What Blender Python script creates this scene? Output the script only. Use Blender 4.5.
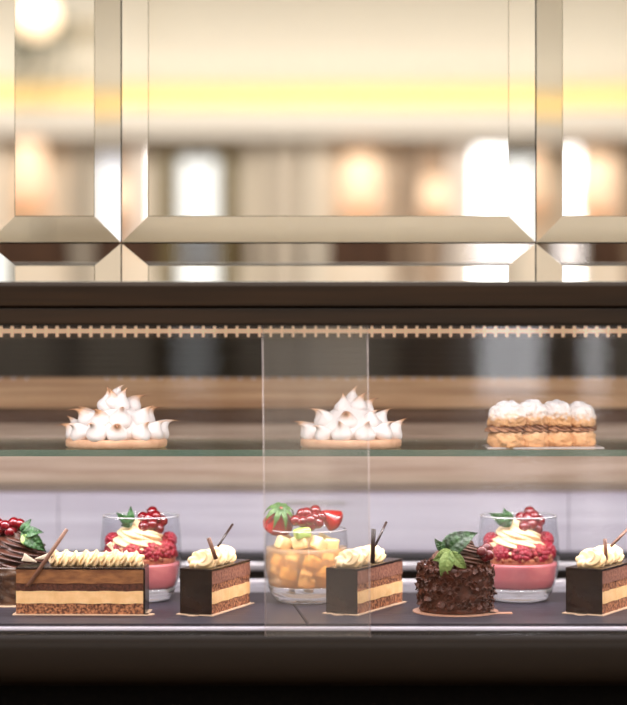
import bpy, bmesh, math, random
from mathutils import Vector, Matrix, Euler, noise
PI = math.pi
for o in list(bpy.data.objects): bpy.data.objects.remove(o)
scene = bpy.context.scene
COL = scene.collection

# ---------------------------------------------------------------- camera, light
ZC = 1.25          # eye height
F = 2000.0         # focal length in pixels of a 627 px wide frame
cam_d = bpy.data.cameras.new('camera')
cam = bpy.data.objects.new('camera', cam_d); COL.objects.link(cam)
cam.location = (0, 0, ZC); cam.rotation_euler = (PI / 2, 0, 0)
cam_d.sensor_fit = 'HORIZONTAL'; cam_d.lens = 85; cam_d.sensor_width = 627 * 85 / F
cam_d.clip_start = .05; cam_d.clip_end = 60
cam_d.dof.use_dof = True; cam_d.dof.focus_distance = 1.885; cam_d.dof.aperture_fstop = 2.5
scene.camera = cam
vs = scene.view_settings
scene.display_settings.display_device = 'sRGB'
vs.view_transform = 'Standard'; vs.look = 'None'; vs.gamma = 1; vs.use_curve_mapping = False
vs.exposure = 0.0
scene.cycles.transparent_max_bounces = 32
w = bpy.data.worlds.new('world'); scene.world = w; w.use_nodes = True
w.node_tree.nodes['Background'].inputs[0].default_value = (1, .95, .88, 1)
w.node_tree.nodes['Background'].inputs[1].default_value = .3

def area(name, loc, rot, sx, sy, power, col):
    d = bpy.data.lights.new(name, 'AREA'); d.shape = 'RECTANGLE'; d.size = sx; d.size_y = sy
    d.energy = power; d.color = col
    o = bpy.data.objects.new(name, d); COL.objects.link(o); o.location = loc; o.rotation_euler = rot
    return o
area('ceiling_fill', (0, -1.6, 3.84), (0, 0, 0), 5, 3.4, 400, (1, .97, .93))  # added overhead fill that lights the room, no known fixture
area('rear_ceiling_fill', (0, -5.6, 3.84), (0, 0, 0), 6, 1.2, 195, (1, .96, .92))  # added fill that brightens the rear wall, no known fixture
area('cove_lamp', (0, -7.86, 2.655), (PI - .6, 0, 0), 9.6, .08, 17, (1, .94, .86))
area('case_lamp', (0, 1.824, 1.274), (math.radians(36), 0, 0), 1.5, .03, 2.4, (1, .93, .93))
area('shelf_fill', (0, 1.905, 1.1495), (math.radians(24), 0, 0), 1.5, .012, 4.0, (1, .94, .95))  # added fill under the shelf to brighten the deck, no visible source

# ---------------------------------------------------------------- helpers
def lin(c):
    def f(v):
        v /= 255.0
        return v / 12.92 if v <= .04045 else ((v + .055) / 1.055) ** 2.4
    return (f(c[0]), f(c[1]), f(c[2]), 1)

MATS = {}
def mat(name, c, rough=.5, metal=0, c2=None, scale=40, stretch=(1, 1, 1), bump=0, bscale=None,
        sss=0, ssc=None, emit=0, ecol=None, coat=0, trans=0, spec=.5, detail=4, lo=.35, hi=.65):
    if name in MATS: return MATS[name]
    m = bpy.data.materials.new(name); m.use_nodes = True; MATS[name] = m
    nt = m.node_tree; b = nt.nodes['Principled BSDF']
    b.inputs['Base Color'].default_value = lin(c)
    b.inputs['Roughness'].default_value = rough
    b.inputs['Metallic'].default_value = metal
    b.inputs['Specular IOR Level'].default_value = spec
    b.inputs['Coat Weight'].default_value = coat
    b.inputs['Coat Roughness'].default_value = .08
    b.inputs['Transmission Weight'].default_value = trans
    if sss:
        b.inputs['Subsurface Weight'].default_value = sss
        b.inputs['Subsurface Scale'].default_value = .004
        s = lin(ssc or c); b.inputs['Subsurface Radius'].default_value = (max(s[0], .05), max(s[1], .05), max(s[2], .05))
    if emit:
        b.inputs['Emission Color'].default_value = lin(ecol or c); b.inputs['Emission Strength'].default_value = emit
    if c2 or bump:
        tc = nt.nodes.new('ShaderNodeTexCoord'); mp = nt.nodes.new('ShaderNodeMapping')
        mp.inputs['Scale'].default_value = stretch
        nt.links.new(tc.outputs['Object'], mp.inputs[0])
        if c2:
            n = nt.nodes.new('ShaderNodeTexNoise'); n.inputs['Scale'].default_value = scale; n.inputs['Detail'].default_value = detail
            nt.links.new(mp.outputs[0], n.inputs[0])
            r = nt.nodes.new('ShaderNodeValToRGB')
            r.color_ramp.elements[0].position = lo; r.color_ramp.elements[1].position = hi
            r.color_ramp.elements[0].color = lin(c); r.color_ramp.elements[1].color = lin(c2)
            nt.links.new(n.outputs[0], r.inputs[0]); nt.links.new(r.outputs[0], b.inputs['Base Color'])
        if bump:
            n2 = nt.nodes.new('ShaderNodeTexNoise'); n2.inputs['Scale'].default_value = bscale or scale; n2.inputs['Detail'].default_value = 3
            nt.links.new(mp.outputs[0], n2.inputs[0])
            bp = nt.nodes.new('ShaderNodeBump'); bp.inputs['Strength'].default_value = 1; bp.inputs['Distance'].default_value = bump
            nt.links.new(n2.outputs[0], bp.inputs['Height']); nt.links.new(bp.outputs[0], b.inputs['Normal'])
    return m

def clear_glass(name, tint=(255, 255, 255), f0=.04, haze=0.0, haze_col=(255, 250, 245)):
    """thin clear pane: see-through, mirror-like by the viewing angle, a diffuse haze mixed in"""
    if name in MATS: return MATS[name]
    m = bpy.data.materials.new(name); m.use_nodes = True; MATS[name] = m
    nt = m.node_tree; nt.nodes.clear(); N = nt.nodes.new; L = nt.links.new
    out = N('ShaderNodeOutputMaterial'); tr = N('ShaderNodeBsdfTransparent'); gl = N('ShaderNodeBsdfGlossy')
    tr.inputs[0].default_value = lin(tint); gl.inputs['Roughness'].default_value = 0.0
    lw = N('ShaderNodeLayerWeight'); pw = N('ShaderNodeMath'); pw.operation = 'POWER'; pw.inputs[1].default_value = 5
    L(lw.outputs['Facing'], pw.inputs[0])
    lw.inputs['Blend'].default_value = .5
    ma = N('ShaderNodeMath'); ma.operation = 'MULTIPLY_ADD'; ma.inputs[1].default_value = .9; ma.inputs[2].default_value = f0
    L(pw.outputs[0], ma.inputs[0])
    mx = N('ShaderNodeMixShader'); L(ma.outputs[0], mx.inputs[0]); L(tr.outputs[0], mx.inputs[1]); L(gl.outputs[0], mx.inputs[2])
    last = mx
    if haze:
        df = N('ShaderNodeBsdfDiffuse'); df.inputs[0].default_value = lin(haze_col)
        m2 = N('ShaderNodeMixShader'); m2.inputs[0].default_value = haze
        L(mx.outputs[0], m2.inputs[1]); L(df.outputs[0], m2.inputs[2]); last = m2
    L(last.outputs[0], out.inputs[0])
    return m

def ramp_mat(name, stops, axis=2, rough=.6, bump=0, bscale=300, sss=0, jit=0, jscale=200, sugar=False):
    """colour that follows the thing's own height (a toasted tip, dusted sugar), Generated coordinates"""
    if name in MATS: return MATS[name]
    m = bpy.data.materials.new(name); m.use_nodes = True; MATS[name] = m
    nt = m.node_tree; b = nt.nodes['Principled BSDF']; N = nt.nodes.new; L = nt.links.new
    b.inputs['Roughness'].default_value = rough
    if sss: b.inputs['Subsurface Weight'].default_value = sss; b.inputs['Subsurface Scale'].default_value = .003
    tc = N('ShaderNodeTexCoord'); sp = N('ShaderNodeSeparateXYZ'); L(tc.outputs['Generated'], sp.inputs[0])
    n = N('ShaderNodeTexNoise'); n.inputs['Scale'].default_value = jscale; L(tc.outputs['Object'], n.inputs[0])
    s = N('ShaderNodeMath'); s.operation = 'SUBTRACT'; L(n.outputs[0], s.inputs[0]); s.inputs[1].default_value = .5
    a = N('ShaderNodeMath'); a.operation = 'MULTIPLY_ADD'; L(s.outputs[0], a.inputs[0]); a.inputs[1].default_value = jit
    L(sp.outputs[axis], a.inputs[2])
    r = N('ShaderNodeValToRGB'); cr = r.color_ramp
    cr.elements[0].position = stops[0][0]; cr.elements[0].color = lin(stops[0][1])
    cr.elements[1].position = stops[-1][0]; cr.elements[1].color = lin(stops[-1][1])
    for p, c in stops[1:-1]:
        e = cr.elements.new(p); e.color = lin(c)
    L(a.outputs[0], r.inputs[0]); L(r.outputs[0], b.inputs['Base Color'])
    if bump:
        n2 = N('ShaderNodeTexNoise'); n2.inputs['Scale'].default_value = bscale; L(tc.outputs['Object'], n2.inputs[0])
        bp = N('ShaderNodeBump'); bp.inputs['Distance'].default_value = bump; L(n2.outputs[0], bp.inputs['Height']); L(bp.outputs[0], b.inputs['Normal'])
    return m

def box(bm, x0, x1, y0, y1, z0, z1, bev=0, M=None):
    r = bmesh.ops.create_cube(bm, size=1)
    vv = r['verts']
    for v in vv:
        v.co = Vector((x0 + (v.co.x + .5) * (x1 - x0), y0 + (v.co.y + .5) * (y1 - y0), z0 + (v.co.z + .5) * (z1 - z0)))
    if bev:
        ed = list({e for v in vv for e in v.link_edges})
        rr = bmesh.ops.bevel(bm, geom=ed, offset=bev, segments=2, profile=.6, affect='EDGES')
        vv = list({v for f in rr['faces'] for v in f.verts} | {v for v in vv if v.is_valid})
    if M:
        for v in vv: v.co = M @ v.co
    return vv

def grid_surf(bm, nu, nv, fn, closed_u=True, cap0=False, cap1=False):
    """fn(i/nu, j/nv)->Vector ; u runs around, v along"""
    rows = []
    for j in range(nv + 1):
        rows.append([bm.verts.new(fn(i / nu, j / nv)) for i in range(nu if closed_u else nu + 1)])
    n = nu
    for j in range(nv):
        for i in range(n):
            i2 = (i + 1) % nu if closed_u else i + 1
            bm.faces.new((rows[j][i], rows[j][i2], rows[j + 1][i2], rows[j + 1][i]))
    if cap0: bm.faces.new(rows[0][::-1])
    if cap1: bm.faces.new(rows[-1])
    return rows

def lathe(bm, prof, seg=40, cap0=True, cap1=True, c=(0, 0, 0)):
    c = Vector(c); n = len(prof) - 1
    def fn(u, v):
        r, z = prof[int(round(v * n))]
        return c + Vector((max(r, 1e-5) * math.cos(2 * PI * u), max(r, 1e-5) * math.sin(2 * PI * u), z))
    return grid_surf(bm, seg, n, fn, True, cap0, cap1)

def tube(bm, pts, rads, seg=10):
    pts = [Vector(p) for p in pts]
    if not isinstance(rads, (list, tuple)): rads = [rads] * len(pts)
    n = len(pts) - 1
    fr = []
    for i, p in enumerate(pts):
        t = (pts[min(i + 1, n)] - pts[max(i - 1, 0)]).normalized()
        up = Vector((0, 0, 1)) if abs(t.z) < .9 else Vector((0, 1, 0))
        a = t.cross(up).normalized(); fr.append((a, t.cross(a).normalized()))
    def fn(u, v):
        i = int(round(v * n)); a, b_ = fr[i]
        return pts[i] + (a * math.cos(2 * PI * u) + b_ * math.sin(2 * PI * u)) * rads[i]
    grid_surf(bm, seg, n, fn, True, True, True)

def ball(bm, c, r, sub=2, sc=(1, 1, 1), M=None):
    rr = bmesh.ops.create_icosphere(bm, subdivisions=sub, radius=r)
    c = Vector(c)
    for v in rr['verts']:
        p = Vector((v.co.x * sc[0], v.co.y * sc[1], v.co.z * sc[2]))
        if M: p = M @ p
        v.co = p + c
    return rr['verts']

def mesh(name, bm, m, smooth=True):
    bmesh.ops.recalc_face_normals(bm, faces=bm.faces)
    me = bpy.data.meshes.new(name); bm.to_mesh(me); bm.free()
    me.materials.append(m)
    if smooth:
        for p in me.polygons: p.use_smooth = True
    return me

def obj(name, data, m=None, parent=None, loc=(0, 0, 0), rot=(0, 0, 0), sc=1, smooth=True, sharp=False, kind=None):
    if isinstance(data, bmesh.types.BMesh): data = mesh(name, data, m, smooth)
    o = bpy.data.objects.new(name, data); COL.objects.link(o)
    o.location = loc; o.rotation_euler = rot
    o.scale = (sc, sc, sc) if isinstance(sc, (int, float)) else sc
    if parent: o.parent = parent
    if sharp:
        try: data.set_sharp_from_angle(angle=math.radians(35))
        except Exception: pass
    if kind: o['kind'] = kind
    return o

def thing(name, label, cat, loc=(0, 0, 0), rz=0, group=None):
    o = bpy.data.objects.new(name, None); COL.objects.link(o); o.empty_display_size = .02
    o.location = loc; o.rotation_euler = (0, 0, rz)
    return tag(o, label, cat, group)
def tag(o, label, cat, group=None):
    o['label'] = label; o['category'] = cat
    if group: o['group'] = group
    return o
def bmn(): return bmesh.new()
def sbox(name, *a, m=None, parent=None, bev=0, kind=None):
    bm = bmn(); box(bm, *a, bev=bev)
    return obj(name, bm, m, parent, smooth=False, kind=kind)

# ---------------------------------------------------------------- materials
bronze = mat('bronze_metal', (46, 31, 18), .45, .1, spec=.2, c2=(34, 23, 13), scale=6, stretch=(1, 1, 30))
bronze_lo = mat('bronze_metal_dark', (27, 19, 12), .6, .0, spec=.12)
black = mat('black_paint', (14, 11, 9), .5)
black_grain = mat('black_laminate', (5, 4, 4), .8, c2=(16, 12, 9), scale=220, lo=.45, hi=.8, spec=.1)
steel = mat('steel', (205, 200, 205), .28, .9)
chrome = mat('chrome', (235, 232, 240), .12, 1)
mirror = mat('mirror', (248, 247, 242), .0, 1)
cream_wall = mat('cream_paint', (238, 233, 220), .8)
beige_wall = mat('beige_paint', (228, 216, 198), .8, c2=(234, 222, 204), scale=1.5)
white_trim = mat('white_trim', (238, 232, 222), .6)

# ---------------------------------------------------------------- room
sbox('floor', -5, 5, -8, 2.7, -.1, 0, m=mat('dark_wood_floor', (70, 48, 34), .4, c2=(92, 66, 48), scale=6, stretch=(1, .1, 1)), kind='structure')
sbox('ceiling', -5, 5, -8, 2.7, 3.9, 4.0, m=mat('white_ceiling', (252, 249, 242), .8), kind='structure')
sbox('wall_left', -5.1, -5, -8, 2.7, 0, 3.9, m=cream_wall, kind='structure')
sbox('wall_right', 5, 5.1, -8, 2.7, 0, 3.9, m=cream_wall, kind='structure')
bm = bmn()
box(bm, -5, 5, 2.012, 2.6, 1.2905, 3.9)
box(bm, -5, -.9, 2.012, 2.6, 0, 1.2905); box(bm, .9, 5, 2.012, 2.6, 0, 1.2905)
obj('wall_front', bm, mat('dark_backing', (40, 34, 28), .7), smooth=False, kind='structure')
sbox('wall_case_niche', -.9, .9, 2.5, 2.6, 0, 1.2905, m=mat('dark_backing', (40, 34, 28)), kind='structure')
# rear wall, which the mirrors reflect: pale upper part, beige below the cornice, dark wainscot
YR = -8.0
def RX(px): return (px - 313.5) / F * 12
def RZ(py): return ZC + (352.5 - py) / F * 12
bm = bmn(); box(bm, -5, 5, YR - .2, YR, RZ(112), 3.9); obj('wall_rear_upper', bm, cream_wall, smooth=False, kind='structure')
bm = bmn(); box(bm, -5, 5, YR - .2, YR, 1.0, RZ(112)); obj('wall_rear', bm, beige_wall, smooth=False, kind='structure')
sbox('wall_rear_wainscot', -5, 5, YR - .2, YR + .03, 0, 1.0, m=mat('wainscot_wood', (88, 60, 42), .45, c2=(64, 42, 30), scale=4, stretch=(4, 1, .3)), kind='structure')
# cove ledge lit from behind and the white cornice under it
sbox('trim_1', -5, 5, YR, YR + .22, RZ(140), RZ(124), m=white_trim, kind='structure', bev=.01)
sbox('trim_cove_lip', -5, 5, YR + .20, YR + .24, RZ(126), RZ(112), m=white_trim, kind='structure')
sbox('trim_2', -5, 5, YR, YR + .12, RZ(150), RZ(140), m=mat('taupe_trim', (150, 136, 120), .7), kind='structure')
sbox('trim_3', -5, 5, YR, YR + .05, RZ(110), RZ(86), m=mat('cove_light', (240, 208, 140), .6, emit=.03, ecol=(255, 214, 110)), kind='structure')
sbox('trim_dado', -5, 5, YR, YR + .05, .68, .86, m=white_trim, kind='structure')
# tall windows
day = mat('daylight_pane', (255, 255, 255), .5, emit=.85, ecol=(238, 247, 255))
day2 = mat('daylight_pane_bright', (255, 255, 255), .5, emit=4.8, ecol=(250, 250, 255))
frame_dark = mat('olive_window_frame', (112, 98, 62), .6)
frame_white = mat('white_window_frame', (240, 236, 230), .5)
def window(n, x0, x1, z0, z1, pane, fm, fw=.05):
    r = thing('window_%d' % n, '', '', (0, 0, 0)); del r['label']; del r['category']; r['kind'] = 'structure'
    sbox('pane', x0, x1, YR + .01, YR + .03, z0, z1, m=pane, parent=r)
    bm = bmn()
    box(bm, x0 - fw, x0, YR, YR + .08, z0 - fw, z1 + fw); box(bm, x1, x1 + fw, YR, YR + .08, z0 - fw, z1 + fw)
    box(bm, x0, x1, YR, YR + .08, z1, z1 + fw); box(bm, x0, x1, YR, YR + .08, z0 - fw, z0)
    box(bm, (x0 + x1) / 2 - .008, (x0 + x1) / 2 + .008, YR + .03, YR + .05, z0, z1)
    obj('frame', bm, fm, r, smooth=False)
window(1, RX(180), RX(218), .15, RZ(158), day, frame_dark, .11)
window(2, RX(474), RX(530), .15, RZ(150), day2, frame_white, .03)
window(3, RX(573), RX(590), .15, RZ(146), day2, frame_white, .03)
day3 = mat('soft_pane', (255, 255, 255), .5, emit=.75, ecol=(232, 238, 255))
window(4, -3.30, -2.80, .6, RZ(134), day3, frame_white, .04)
window(5, 3.9, 4.4, .6, RZ(150), day3, frame_white, .04)
# pilasters
n = 4
for a, b_, c in ((250, 262, (214, 202, 184)), (270, 300, (196, 184, 168)), (308, 326, (226, 216, 200)), (396, 408, (150, 126, 104)),
                 (418, 440, (176, 152, 130)), (448, 468, (238, 226, 216)), (545, 556, (150, 132, 112)), (74, 92, (168, 158, 144)), (-40, -10, (150, 130, 110)), (640, 660, (140, 118, 96))):
    sbox('trim_%d' % n, RX(a), RX(b_), YR, YR + .1, .1, RZ(150), m=mat('pilaster_%d' % n, c, .7), kind='structure', bev=.01); n += 1
sbox('trim_ceiling_band', -1.6, -1.1, -8, -7.7, 3.2, 3.9, m=cream_wall, kind='structure')

# wall lamps with glowing shades, seen in the mirrors
def wall_lamp(px, py, label, s=1, warm=(255, 222, 190), e=.6):
    r = thing('wall_lamp', label, 'lamp', (RX(px), YR, RZ(py)), 0, 'wall lamps on the rear wall')
    brass = mat('brass', (180, 140, 80), .3, .9)
    bm = bmn(); lathe(bm, [(.001, 0), (.06, 0), (.06, .015), (.02, .02)], 24)
    obj('wall_plate', bm, brass, r, rot=(-PI / 2, 0, 0))
    bm = bmn(); tube(bm, [(0, .01, 0), (0, .1, -.03), (0, .16, 0), (0, .16, .05)], .012); obj('arm', bm, brass, r)
    bm = bmn(); lathe(bm, [(.13 * s, -.14 * s), (.135 * s, -.14 * s), (.095 * s, .16 * s), (.09 * s, .16 * s), (.128 * s, -.135 * s)], 32, False, False)
    obj('lamp_shade', bm, mat('lamp_shade_%d' % int(e * 10), warm, .7, emit=e, ecol=warm), r, loc=(0, .16, 0))
    bm = bmn(); ball(bm, (0, 0, 0), .045); obj('bulb', bm, mat('bulb', (255, 220, 170), .5, emit=5, ecol=(255, 205, 150)), r, loc=(0, .16, -.03))
wall_lamp(360, 186, 'warm glowing wall lamp reflected in the wide middle mirror')
wall_lamp(606, 186, 'warm glowing wall lamp reflected in the right mirror beside a bright window')
wall_lamp(30, 176, 'warm glowing wall lamp reflected low in the left mirror', 1.1)
wall_lamp(433, 200, 'small dim wall lamp right of the bright one in the middle mirror', .7, e=.5)
wall_lamp(870, 176, 'warm wall lamp glimpsed in the slanted edge of the right mirror', 1.0)
# hanging lamp with a leafy wreath, upper left in the left mirror
r = thing('pendant_lamp', 'bright warm pendant globe reflected at the top of the left mirror', 'lamp', (-1.47, -6.6, 3.03))
bm = bmn(); ball(bm, (0, 0, 0), .12, 3); obj('globe', bm, mat('pendant_globe', (255, 235, 205), .5, emit=1.6, ecol=(255, 228, 190)), r)
bm = bmn(); tube(bm, [(0, 0, .1), (0, 0, 3.9 - 3.03)], .008); obj('cord', bm, black, r)
random.seed(4)
r = thing('hanging_plant', 'dark green leafy hanging plant reflected under the bright globe', 'plant', (RX(40), -7.6, RZ(52)))
bm = bmn()
for k in range(170):
    p = Vector((random.gauss(0, .11), random.gauss(0, .07), random.gauss(0, .13)))
    M = Euler((random.uniform(0, 6), random.uniform(0, 6), random.uniform(0, 6))).to_matrix()
    ball(bm, p, .03, 1, (1, .5, .12), M)
obj('foliage', bm, mat('plant_leaf', (58, 66, 34), .6), r)
bm = bmn(); tube(bm, [(0, 0, 0), (0, 0, 3.9 - RZ(52))], .004, 6); obj('cord', bm, black, r)
# flat panels added on the unseen ceiling to back the fill lamps
for k, (x, y, sx, sy, lab) in enumerate(((0, -1.6, 5.1, 3.5, 'large flat ceiling panel added for the fill light above the counter'), (0, -5.6, 6.1, 1.3, 'long flat ceiling panel added for the fill light towards the rear wall'))):
    o = sbox('added_ceiling_panel', x - sx / 2, x + sx / 2, y - sy / 2, y + sy / 2, 3.86, 3.9, m=white_trim, bev=.01)
    tag(o, lab, 'added ceiling panel')

# ---------------------------------------------------------------- cut-edged mirror tiles
YM = 2.0
def mirror_tile(x0, x1, z0, z1, label, tilt=(0, 0), bw=.0262, dz=None, ang=5.5):
    cx, cz = (x0 + x1) / 2, (z0 + z1) / 2; hx, hz = (x1 - x0) / 2 - .0007, (z1 - z0) / 2 - .0007
    r = thing('mirror_tile', label, 'mirror', (cx, YM, cz), 0, None)
    r.rotation_euler = (tilt[0], 0, tilt[1])
    h = bw * math.tan(math.radians(ang))
    bzz = dz or bw
    bm = bmn()
    o = [bm.verts.new(v) for v in ((-hx, -h, -hz), (hx, -h, -hz), (hx, -h, hz), (-hx, -h, hz))]
    i = [bm.verts.new(v) for v in ((-hx + bw, 0, -hz + bzz), (hx - bw, 0, -hz + bzz), (hx - bw, 0, hz - bzz), (-hx + bw, 0, hz - bzz))]
    b = [bm.verts.new(v) for v in ((-hx, .005, -hz), (hx, .005, -hz), (hx, .005, hz), (-hx, .005, hz))]
    bm.faces.new(i)
    for k in range(4):
        k2 = (k + 1) % 4
        bm.faces.new((o[k], o[k2], i[k2], i[k])); bm.faces.new((o[k2], o[k], b[k], b[k2]))
    bm.faces.new(b[::-1])
    obj('bevelled_glass', bm, mirror, r, smooth=False)
    # thin ground line where the bevel meets the flat
    bm = bmn(); t = .00035
    for k in range(4):
        tube(bm, [i[k].co.copy() if False else Vector(((-hx + bw), 0, (-hz + bzz))) if k == 0 else Vector(((hx - bw), 0, (-hz + bzz))) if k == 1 else Vector(((hx - bw), 0, (hz - bzz))) if k == 2 else Vector(((-hx + bw), 0, (hz - bzz))),
                  Vector(((hx - bw), 0, (-hz + bzz))) if k == 0 else Vector(((hx - bw), 0, (hz - bzz))) if k == 1 else Vector(((-hx + bw), 0, (hz - bzz))) if k == 2 else Vector(((-hx + bw), 0, (-hz + bzz)))], t, 6)
    obj('bevel_line', bm, mat('bevel_line', (120, 110, 88), .3, .6), r, smooth=False)
XJ = [-.3255 - .414, -.3255, -.192, .222, .3555, .3555 + .414]
ZJ = 1.3595
ml = ['cut-edged mirror tile of the upper row beyond the left edge', 'narrow cut-edged mirror tile of the upper row reflecting a globe lamp and plant, at left',
      'wide middle cut-edged mirror tile of the upper row', 'narrow cut-edged mirror tile of the upper row, reflecting a window beside a lamp', 'cut-edged mirror tile of the upper row beyond the right edge']
mu = ['narrow lower mirror tile beyond the left edge', 'narrow lower mirror tile behind the bronze ledge, at the left edge',
      'narrow lower mirror tile behind the bronze ledge, middle one', 'narrow lower mirror tile behind the bronze ledge, at the right edge', 'narrow lower mirror tile beyond the right edge']
tl = [(0, .004), (.0, .0), (0, 0), (.0, .004), (0, .004)]
for k in range(5):
    mirror_tile(XJ[k], XJ[k + 1], ZJ, ZJ + .414, ml[k], tl[k])
    mirror_tile(XJ[k], XJ[k + 1], 1.2912, ZJ, mu[k], (0, tl[k][1]), dz=.022, ang=3.6)

# ---------------------------------------------------------------- the display case
case = thing('display_case', 'long refrigerated pastry display case with bronze ledge and clear glass front', 'display case', (0, 0, 0))
W = .9
sbox('base_cabinet', -W, W, 1.80, 2.48, .04, .985, m=black_grain, parent=case)
sbox('plinth', -W + .03, W - .03, 1.84, 2.48, 0, .04, m=black, parent=case)
bm = bmn()
def prof_bar(bm, pts, x0=-W, x1=W):
    a = [bm.verts.new((x0, y, z)) for y, z in pts]; b_ = [bm.verts.new((x1, y, z)) for y, z in pts]
    n = len(pts)
    for i in range(n):
        j = (i + 1) % n; bm.faces.new((a[i], a[j], b_[j], b_[i]))
    bm.faces.new(a[::-1]); bm.faces.new(b_)
pts = [(1.80, 1.0003), (1.764, 1.0003)] + [(1.764 - .012 * math.sin(t), .990 + .0103 * math.cos(t)) for t in [PI / 8 * k for k in range(1, 5)]] + \
      [(1.752 + .02 * (1 - math.cos(t)), .975 - .02 * math.sin(t)) for t in [PI / 8 * k for k in range(0, 5)]] + [(1.80, .955)]
prof_bar(bm, pts); obj('lower_bumper', bm, bronze_lo, case, sharp=True)
sbox('rail_gasket', -W, W, 1.774, 1.780, 1.0004, 1.0034, m=black, parent=case)
sbox('bottom_rail', -W, W, 1.773, 1.780, 1.0035, 1.0062, m=mat('pale_steel', (214, 208, 224), .35, .2), parent=case, bev=.0006)
# upper ledge
bm = bmn()
prof_bar(bm, [(1.757, 1.2893), (1.743, 1.2893), (1.739, 1.291), (1.738, 1.308), (1.7395, 1.3115), (1.743, 1.312), (1.757, 1.312)])
obj('upper_ledge', bm, bronze, case, smooth=False)
sbox('ledge_top', -W, W, 1.757, 1.994, 1.2893, 1.2905, m=mat('ledge_top', (128, 110, 88), .4), parent=case)
sbox('lower_ledge', -W, W, 1.743, 1.757, 1.2745, 1.2885, m=bronze, parent=case, bev=.0012)
sbox('ledge_black_strip', -W, W, 1.746, 1.760, 1.2733, 1.2745, m=black, parent=case)  # thin solid black strip under the lower ledge
sbox('top_panel', -W, W, 1.757, 2.48, 1.2800, 1.2890, m=mat('dark_interior', (40, 32, 26), .5), parent=case)
for s in (-1, 1):
    sbox('end_panel', min(s * W, s * (W - .02)), max(s * W, s * (W - .02)), 1.80, 2.48, 1.0, 1.28, m=black, parent=case)
sbox('case_floor', -W + .02, W - .02, 1.782, 2.168, .985, .9985, m=mat('steel_floor', (176, 172, 184), .35, .35), parent=case)
# back of the case
def zb(py, Y): return ZC - (py - 352.5) / F * Y
louv = mat('louvre', (20, 15, 13), .5, .1, c2=(46, 35, 30), scale=3, stretch=(1.2, 1, 60))
lv = sbox('back_vent', -W + .02, W - .02, 2.312, 2.325, 1.2215, 1.28, m=mat('vent_back', (24, 18, 16), .6), parent=case)
for k in range(8):
    z = 1.226 + k * .0068
    bm = bmn(); box(bm, -W + .02, W - .02, -.005, .005, -.0009, .0009)
    o = obj('louvre', bm, louv, case, loc=(0, 2.305, z), rot=(math.radians(35), 0, 0), smooth=False)
st = (.8, 1, 30)  # streaky coloured bands below imitate blurred reflections in a steel back wall
sbox('back_upper_band', -W + .02, W - .02, 2.29, 2.325, 1.1865, 1.2215, m=mat('tan_band', (232, 186, 140), .5, c2=(188, 138, 94), scale=5, stretch=st), parent=case)
sbox('back_brown_band', -W + .02, W - .02, 2.312, 2.325, 1.168, 1.1865, m=mat('brown_band', (84, 56, 40), .6, c2=(128, 98, 76), scale=5, stretch=st), parent=case)
sbox('back_middle_band', -W + .02, W - .02, 2.30, 2.325, 1.0988, 1.168, m=mat('greige_band', (214, 190, 170), .5, c2=(176, 148, 126), scale=6, stretch=(.8, 1, 26)), parent=case)
sbox('back_rail', -W + .02, W - .02, 2.285, 2.325, 1.0915, 1.0988, m=mat('rail_beige', (150, 130, 118), .5), parent=case)
for k in range(3):
    x0 = -W + .02 + k * .587
    d = sbox('sliding_door', x0, x0 + .586, 2.30, 2.312, 1.0215, 1.0915, m=mat('sliding_door', (236, 228, 244), .35, c2=(216, 206, 224), scale=4, stretch=(.8, 1, 24)), parent=case)
    hb = sbox('handle', x0 + .26, x0 + .33, 2.294, 2.30, 1.075, 1.079, m=steel, parent=d, bev=.001)
sbox('rear_seal', -W + .02, W - .02, 2.24, 2.30, .985, 1.0215, m=mat('rubber_seal', (34, 30, 32), .6), parent=case)
sbox('rear_rail', -W + .02, W - .02, 2.20, 2.212, 1.0105, 1.0185, m=steel, parent=case, bev=.001)
sbox('floor_lip', -W + .02, W - .02, 2.160, 2.168, .9985, 1.0045, m=steel, parent=case, bev=.001)
for k in range(60):
    x = -.45 + .9 * k / 59
    if 8 < k < 14 or 40 < k < 43: continue
    bm = bmn(); ball(bm, (0, 0, 0), .0013, 2); obj('reflected_dot', bm, mat('reflected_dot', (235, 238, 255), .4, 0), case, loc=(x, 2.287, 1.2205))  # pale balls stand for a reflected row of bright dots
# light bar: tan rail with cross clips
lb = sbox('light_bar', -W + .02, W - .02, 1.785, 1.790, 1.2672, 1.2712, m=mat('light_bar', (235, 196, 160), .5, emit=.45, ecol=(255, 214, 176)), parent=case)
mclip = mat('clip', (240, 205, 170), .5, emit=.45, ecol=(255, 214, 176))
bm = bmn(); box(bm, -.0012, .0012, 0, .006, -.0052, .0052, bev=.0004); cme = mesh('clip', bm, mclip, False)
for k in range(85):
    obj('clip', cme, None, lb, loc=((k - 42) * .01005 + .002, 1.7845, 1.2690))
sbox('light_channel', -W + .02, W - .02, 1.794, 1.800, 1.262, 1.28, m=mat('channel', (52, 42, 36), .5, .1), parent=case)
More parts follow.
